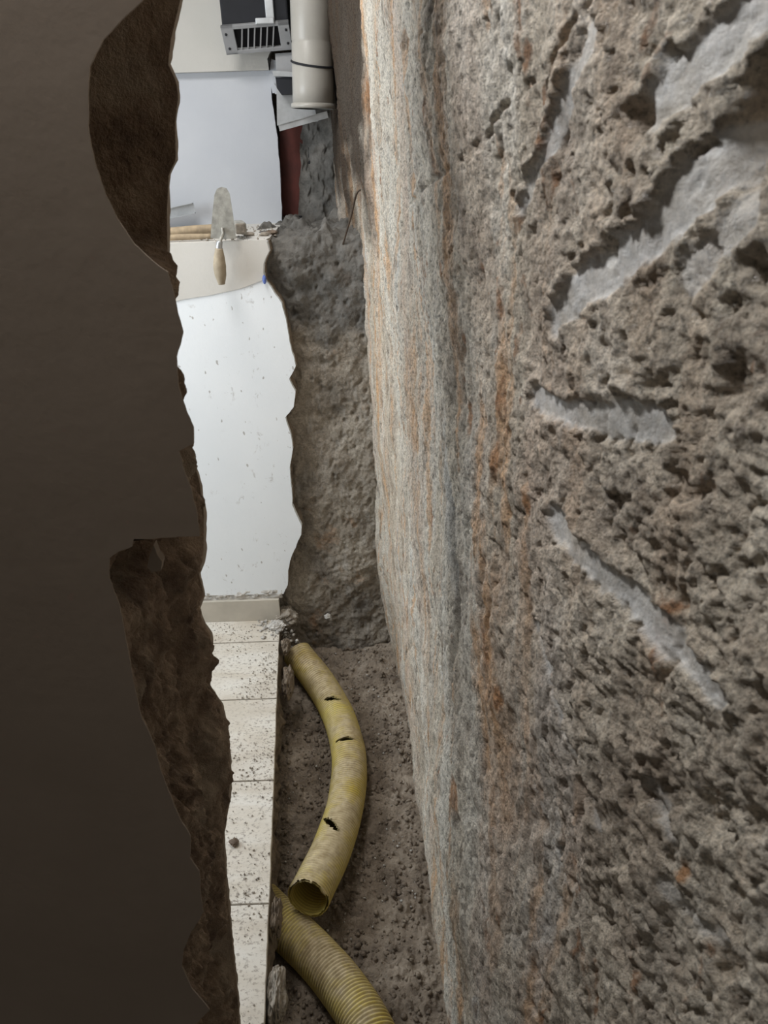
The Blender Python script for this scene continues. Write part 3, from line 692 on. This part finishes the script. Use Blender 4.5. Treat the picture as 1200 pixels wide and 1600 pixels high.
# ------------------------------------------------------------------ grey waste pipe at the top, strap, collar
YP = 2.86
a = on_y(484, -260, YP); b = on_y(490, 168, YP)
vp = tag(empty('waste_pipe', tuple(b)), 'upright grey plastic waste pipe hanging above the ledge', 'pipe')
ax = (a-b)/np.linalg.norm(a-b)
r0 = 0.068
def lathe(name, base, axis, prof, mat, parent, seg=48):
    axis = np.array(axis)/np.linalg.norm(axis); u = np.cross(axis, (0, 1, 0)); u /= np.linalg.norm(u); v = np.cross(axis, u)
    th = np.linspace(0, 2*np.pi, seg, endpoint=False)
    P = np.array([[np.array(base)+axis*h+r*(math.cos(t)*u+math.sin(t)*v) for t in th] for h, r in prof])
    return grid(name, P, mat, parent, wrap=True)
LP = float(np.linalg.norm(a-b))
lathe('pipe_body', b, ax, [(0.004, 0.058), (0.0, r0-0.004), (0.0, r0), (0.06, r0), (0.18, r0-0.0005), (0.185, r0-0.002), (0.19, r0), (0.3, r0+0.001), (LP, r0+0.002)], M['pvc'], vp)
lathe('collar', b, ax, [(-0.004, r0-0.004), (-0.004, r0+0.004), (0.003, r0+0.006), (0.010, r0+0.004), (0.012, r0)], M['pvc'], vp)
tl = np.array([0.0, 0.0, 0.0])
def ring(name, h, tilt, rw, mat):
    axis = ax+np.array(tilt); axis /= np.linalg.norm(axis)
    return lathe(name, b+ax*h, axis, [(-rw, r0+0.0005), (-rw*0.6, r0+0.004), (rw*0.6, r0+0.004), (rw, r0+0.0005)], mat, vp)
ring('strap', 0.125, (0.10, -0.18, 0), 0.0035, M['dark'])

# ------------------------------------------------------------------ vent box with grille
vb = tag(empty('vent_box', tuple(on_y(400, 60, 2.93))), 'black ventilation box with grey slatted grille on the bulkhead', 'vent')
q = [on_y(337, 42, 2.90), on_y(451, 31, 2.90), on_y(457, 77, 2.95), on_y(361, 83, 2.95)]
cx = sum(q)/4; ex = (q[1]-q[0]+q[2]-q[3]); ex /= np.linalg.norm(ex)
ez = ((q[0]+q[1])-(q[2]+q[3])); ez -= ex*ez.dot(ex); ez /= np.linalg.norm(ez); ey = np.cross(ez, ex)
Wg = (np.linalg.norm(q[1]-q[0])+np.linalg.norm(q[2]-q[3]))/2; Hg = np.linalg.norm((q[0]+q[1]-q[2]-q[3])/2)
RM = Matrix((ex, ey, ez)).transposed()
def loc(u, v, w): return tuple(cx+ex*u+ey*v+ez*w)
fr = empty('grille', tuple(cx)); fr.parent = vb; fr.matrix_parent_inverse = Matrix.Translation(vb.location).inverted()
fr2 = None
bw = 0.020
bm = bmesh.new()
for u, w, sw, sh in ((0, Hg/2-0.006, Wg, 0.012), (0, -Hg/2+0.006, Wg, 0.012), (-Wg/2+bw, 0, bw*2, Hg), (Wg/2-bw*0.9, 0, bw*1.8, Hg)):
    box_bm(bm, loc(u, 0, w), (sw, 0.012, sh), RM, 0.0015)
bpy.data.objects.remove(fr)
gf = from_bm('grille_frame', bm, M['grille'], vb)
x0, x1 = -Wg/2+2*bw, Wg/2-1.8*bw
for kx in range(1, 7):
    u = x0+(x1-x0)*kx/7
    box('slat', loc(u, 0.004, 0), (0.0045, 0.014, Hg-0.02), M['grille'], gf, rot=RM @ Matrix.Rotation(0.22, 3, 'Y'))
for u, w in ((-Wg/2+0.013, 0.02), (-Wg/2+0.015, -0.025), (Wg/2-0.012, 0.02), (Wg/2-0.012, -0.022)):
    lathe('screw', loc(u, -0.006, w), -ey, [(0.0, 0.0042), (0.002, 0.0038), (0.003, 0.0)], M['dark'], gf, seg=12)
box('duct_back', loc(0, 0.03, 0), (Wg*0.86, 0.03, Hg*0.8), M['dark'], vb, rot=RM)
t0 = on_y(395, -30, 2.965)
box('duct_body', (float(cx[0])+0.0, 2.965, float(q[0][2])+0.118), (Wg*0.98, 0.11, 0.245), M['dark'], vb, bev=0.006)
box('clip', tuple(on_y(421, 12, 2.905)), (0.028, 0.012, 0.075), M['galv'], vb, bev=0.003)
box('clip_lip', tuple(on_y(414, 33, 2.895)), (0.06, 0.014, 0.018), M['galv'], vb, bev=0.003)
# crumb of filler on the clip

# galvanised sheet, channel below the pipe, black plate standing in for the dark knockout hole
gs = tag(empty('steel_bracket', tuple(on_y(440, 198, 2.9))), 'galvanised steel bracket with tilted channel under the waste pipe', 'bracket')
sheet('back_sheet', [tuple(p) for p in pxz([(431, 84), (470, 84), (497, 190), (433, 196)], 3.0)], 3.0, 3.004, M['galv'], gs)
sheet('clamp_plate', [tuple(p) for p in pxz([(430, 84), (458, 82), (464, 112), (432, 112)], 2.97)], 2.965, 2.975, M['grille'], gs)
sheet('plate_lip', [tuple(p) for p in pxz([(426, 111), (466, 113), (466, 121), (428, 119)], 2.955)], 2.945, 2.965, M['galv'], gs)
sheet('dark_knockout', [tuple(p) for p in pxz([(431, 121), (465, 121), (466, 136), (458, 147), (440, 148), (433, 138)], 2.965)], 2.955, 2.995, M['dark'], gs)
a1, b1 = on_y(436, 200, 2.84), on_y(512, 179, 2.84)
dv = Vector(b1-a1); LNG = dv.length; rotm = dv.to_track_quat('X', 'Z').to_matrix()
mid = (a1+b1)/2
def chan(u, v, w): return tuple(np.array(Vector(mid)+rotm @ Vector((u, v, w))))
ch = box('channel', chan(0, 0.05, 0.006), (LNG, 0.10, 0.002), M['galv'], gs, rot=rotm)
box('channel_front', chan(0, 0, 0), (LNG, 0.002, 0.020), M['galv'], ch, rot=rotm)
box('channel_lip', chan(0, -0.003, -0.009), (LNG, 0.008, 0.002), M['galv'], ch, rot=rotm)
box('channel_lip', chan(0, -0.002, 0.009), (LNG, 0.006, 0.002), M['galv'], ch, rot=rotm)
lathe('rivet', chan(-0.03, -0.001, 0), -np.array(rotm.col[1]), [(0, 0.003), (0.002, 0.0025), (0.003, 0)], M['dark'], ch, seg=10)

# ragged plaster flakes left at the corner of the upper wall (parts of that wall)
for kk, (pl) in enumerate(([(424, 92), (434, 96), (430, 122), (436, 142), (426, 146), (420, 120)], [(428, 130), (437, 143), (431, 147), (424, 138)])):
    sheet('plaster_flake', [tuple(p) for p in ragged(pxz(pl, YU-0.01-0.01*kk), 0.006, 0.001, kk, True)], YU-0.012-0.01*kk, YU-0.002-0.01*kk, M['upper'], wup)

# red panel in the gap
rp = tag(empty('red_panel', tuple(on_y(463, 345, 3.13))), 'dark red painted panel standing in the gap beside the upper wall', 'panel')
sheet('panel_board', [tuple(p) for p in pxz([(436, 196), (482, 190), (485, 345), (441, 347)], 3.13)], 3.13, 3.15, M['red'], rp)
sheet('panel_edge', [tuple(p) for p in pxz([(481, 190), (486, 190), (489, 342), (484, 345)], 3.125)], 3.118, 3.148, M['dark'], rp)
sheet('panel_edge', [tuple(p) for p in pxz([(440, 338), (486, 336), (486, 346), (440, 348)], 3.125)], 3.116, 3.129, M['dark'], rp)
# rubble pillar right of it
yb_ = np.linspace(0, 1, 70); zz = np.linspace(ZL-0.02, 2.4, 200)
A, B = np.meshgrid(zz, yb_, indexing='ij')
xl = np.interp(zz, [ZL, 1.6, 1.75, 2.4], [-0.285, -0.262, -0.235, -0.22])[:, None]
Xp = xl + 0.20*B; Yp = 3.12-0.05*np.sin(B*np.pi/2)+0.0*A
nn = 0.018*fbm(A*12, B*3, 7.0, 4)
pl_ = struct(grid('wall_rubble_jamb', np.stack([Xp+nn*0.6, Yp-nn*1.3, A], -1), M['render'], flip=True, attrs={'cement': np.full(A.shape, 0.9)}), 'rough grey masonry between the red panel and the rock', 'wall')

# ------------------------------------------------------------------ things on the ledge
YT = YB-0.020
tr = tag(empty('trowel', tuple(on_y(346, 375, YT))), 'mortar crusted trowel standing blade up at the ledge, handle hanging down', 'trowel')
bl = ragged(pxz([(329, 372), (331, 345), (335, 305), (339, 295), (346, 292), (354, 294), (359, 303), (364, 335), (369, 373), (350, 374)], YT), 0.01, 0.0004, 1, True)
sheet('blade', [tuple(p) for p in bl], YT-0.0009, YT+0.0009, M['steel'], tr)
k0 = on_y(347, 356, YT-0.004); k1 = on_y(348, 366, YT-0.012); k2 = on_y(345, 374, YT-0.030); k3 = on_y(342.5, 386, YT-0.030)
tube('tang', [k0, k1, k2, k3], [0.004, 0.005, 0.005, 0.005], M['steel'], tr, n=16, seg=12, up=(1, 0, 0))
tube('ferrule', [on_y(343.5, 377, YT-0.030), on_y(342.5, 384, YT-0.030), on_y(342.2, 389, YT-0.030)], [0.0085, 0.0095, 0.010], M['galv'], tr, n=8, seg=16, up=(1, 0, 0))
hp = [on_y(342.2, 388, YT-0.030), on_y(342.5, 400, YT-0.030), on_y(343.5, 420, YT-0.029), on_y(345.5, 436, YT-0.028), on_y(346.5, 444, YT-0.027)]
tube('handle', hp, [0.011, 0.0165, 0.0195, 0.0175, 0.010], M['handle'], tr, n=26, seg=20, up=(1, 0, 0))

def stick(name, a, b, r, mat, parent=None, flat=0.75):
    a, b = np.array(a), np.array(b); o = tube(name, [a, (a+b)/2+np.array([0, 0, 0.002]), b], [r*0.9, r, r*0.85], mat, parent, n=14, seg=14); return o
yh = YB+0.09
hm = tag(empty('hammer', tuple(on_y(372, 368, yh))), 'hammer with worn wooden handle lying on the ledge behind the trowel', 'hammer')
ha = on_y(215, 366, yh); hb = on_y(378, 341, yh); 
ha[2] = ZL+0.016; hb[2] = ZL+0.032
stick('handle', ha, hb, 0.0150, M['wood'], hm)
hc = on_y(374, 352, yh); hc[2] = ZL+0.031
box('head', tuple(hc), (0.034, 0.10, 0.034), M['steel'], hm, rot=Matrix.Rotation(0.25, 3, 'Z'), bev=0.006)
box('head_face', tuple(hc+np.array([0.010, -0.052, 0.0])), (0.030, 0.014, 0.030), M['stone'], hm, rot=Matrix.Rotation(0.25, 3, 'Z'), bev=0.004)
st = on_y(230, 368, YB+0.035); en = on_y(331, 359, YB+0.035); st[2] = ZL+0.010; en[2] = ZL+0.012
ws = tag(stick('wooden_stick', st, en, 0.0095, M['wood']), 'short pale wooden stick lying along the ledge edge beneath the hammer handle', 'stick')
# galvanised stud offcut
sa = on_y(225, 342, 2.98); sb = on_y(303, 325, 2.98)
dv = Vector(sb-sa); rs = dv.to_track_quat('X', 'Z').to_matrix(); md = Vector((sa+sb)/2)
mp = tag(empty('metal_stud', tuple(md)), 'thin galvanised metal stud offcut leaning on the ledge at the left', 'metal profile')
def sp(u, v, w): return tuple(md+rs @ Vector((u, v, w)))
box('web', sp(0, 0.012, 0), (dv.length, 0.002, 0.034), M['galv'], mp, rot=rs)
box('flange', sp(0, 0, 0.017), (dv.length, 0.026, 0.002), M['galv'], mp, rot=rs)
box('flange', sp(0, 0, -0.017), (dv.length, 0.026, 0.002), M['galv'], mp, rot=rs)

def ledge_pt(px, y, h): 
    p = on_y(px, 360, y); p[2] = ZL+h; return p
for (px, y, s, m, lb) in ((424, 2.62, 0.013, 'brown', 'brown pebble on the ledge nearest the red panel'), (413, 2.58, 0.012, 'stone', 'grey mortar lump on the ledge midway between trowel and red panel'),
                          (388, 2.60, 0.012, 'stone', 'pale mortar crumb on the ledge just right of the hammer head')):
    tag(stone('mortar_lump', ledge_pt(px, y, s*0.45), (s*1.5, s, s*0.6), M[m], px*0.1, sub=2), lb, 'rubble')
# flat debris along the ledge
pts = []
for _ in range(240):
    px = rr.uniform(270, 432); y = rr.uniform(YB+0.005, 2.95); p = ledge_pt(px, y, 0.001); pts.append(tuple(p))
o = scatter('ledge_grit', pts, 0.0012, 0.007, M['stone'], 9); o['label'] = 'crumbs of mortar scattered along the ledge top'; o['category'] = 'grit'

# bent wire leaning against the rock above the broken ledge
w_ = [on_y(574, 262, 2.44), on_y(567, 292, 2.45), on_y(557, 303, 2.47), on_y(548, 340, 2.50), on_y(534, 388, 2.52)]
tag(tube('bent_wire', w_, [0.0022, 0.003, 0.003, 0.0026], M['rustwire'], None, n=30, seg=8, up=(0, 1, 0)), 'thin bent rusty wire leaning on the rock above the broken ledge', 'wire')
# blue scrap
p = on_y(413, 437, YB-0.008)
tag(stone('plastic_scrap', p, (0.006, 0.004, 0.013), M['blue'], 3, sub=2), 'tiny blue plastic scrap stuck at the broken plaster edge', 'scrap')

# rubble around the trench edge
def at_edge(y, dx, z): return (edge_x(y)+dx, y, z)
rub = [((on_z(366, 1316, 0.008)), (0.011, 0.010, 0.009), 'brown', 'pebble', 'single brown pebble lying on the floor tiles'),
       (on_z(432, 1560, -0.05), (0.020, 0.060, 0.055), 'stone', 'concrete_chunk', 'grey concrete chunk under the tile edge at the near end'),
       (on_z(432, 1432, -0.045), (0.012, 0.045, 0.040), 'screed', 'concrete_chunk', 'rough concrete chunk at the tile edge where the near pipe emerges'),
       (on_z(447, 963, 0.0), (0.040, 0.035, 0.035), 'stone', 'rubble_lump', 'grey rubble lump at the far end of the tile edge, below the broken plaster'),
       (on_z(432, 978, 0.006), (0.030, 0.026, 0.014), 'mortar', 'rubble_lump', 'pale mortar heap spilled on the farthest floor tile'),
       (on_z(450, 1068, -0.06), (0.020, 0.06, 0.045), 'screed', 'rubble_lump', 'concrete lump beside the far pipe end under the tiles'),
       (on_z(447, 1010, -0.02), (0.016, 0.03, 0.03), 'screed', 'rubble_lump', 'small rubble lump directly above the far pipe end'),
       (on_z(515, 960, -0.12), (0.012, 0.010, 0.010), 'mortar', 'pebble', 'pale pebble stuck low on the stripped render wall')]
for i, (c, s, m, n, lb) in enumerate(rub):
    if i == 7:
        c = on_y(512, 963, 2.50)
    tag(stone(n, c, s, M[m], i*2.3+1, sub=5 if max(s) > 0.02 else 3, rough=0.33), lb, 'pebble' if n == 'pebble' else 'rubble')
# spill of mortar crumbs by the far tile corner
pts = []
c = on_z(430, 975, 0)
for _ in range(260):
    x = c[0]+rr.normal(0, 0.035); y = c[1]+rr.normal(0, 0.035)
    if y > YB-0.012: continue
    pts.append((x, y, 0.002 if x < edge_x(y) else -0.03-rr.rand()*0.1))
o = scatter('mortar_crumbs', pts, 0.002, 0.010, M['mortar'], 12); o['label'] = 'crumbled mortar spilled at the far corner of the tiles'; o['category'] = 'rubble'
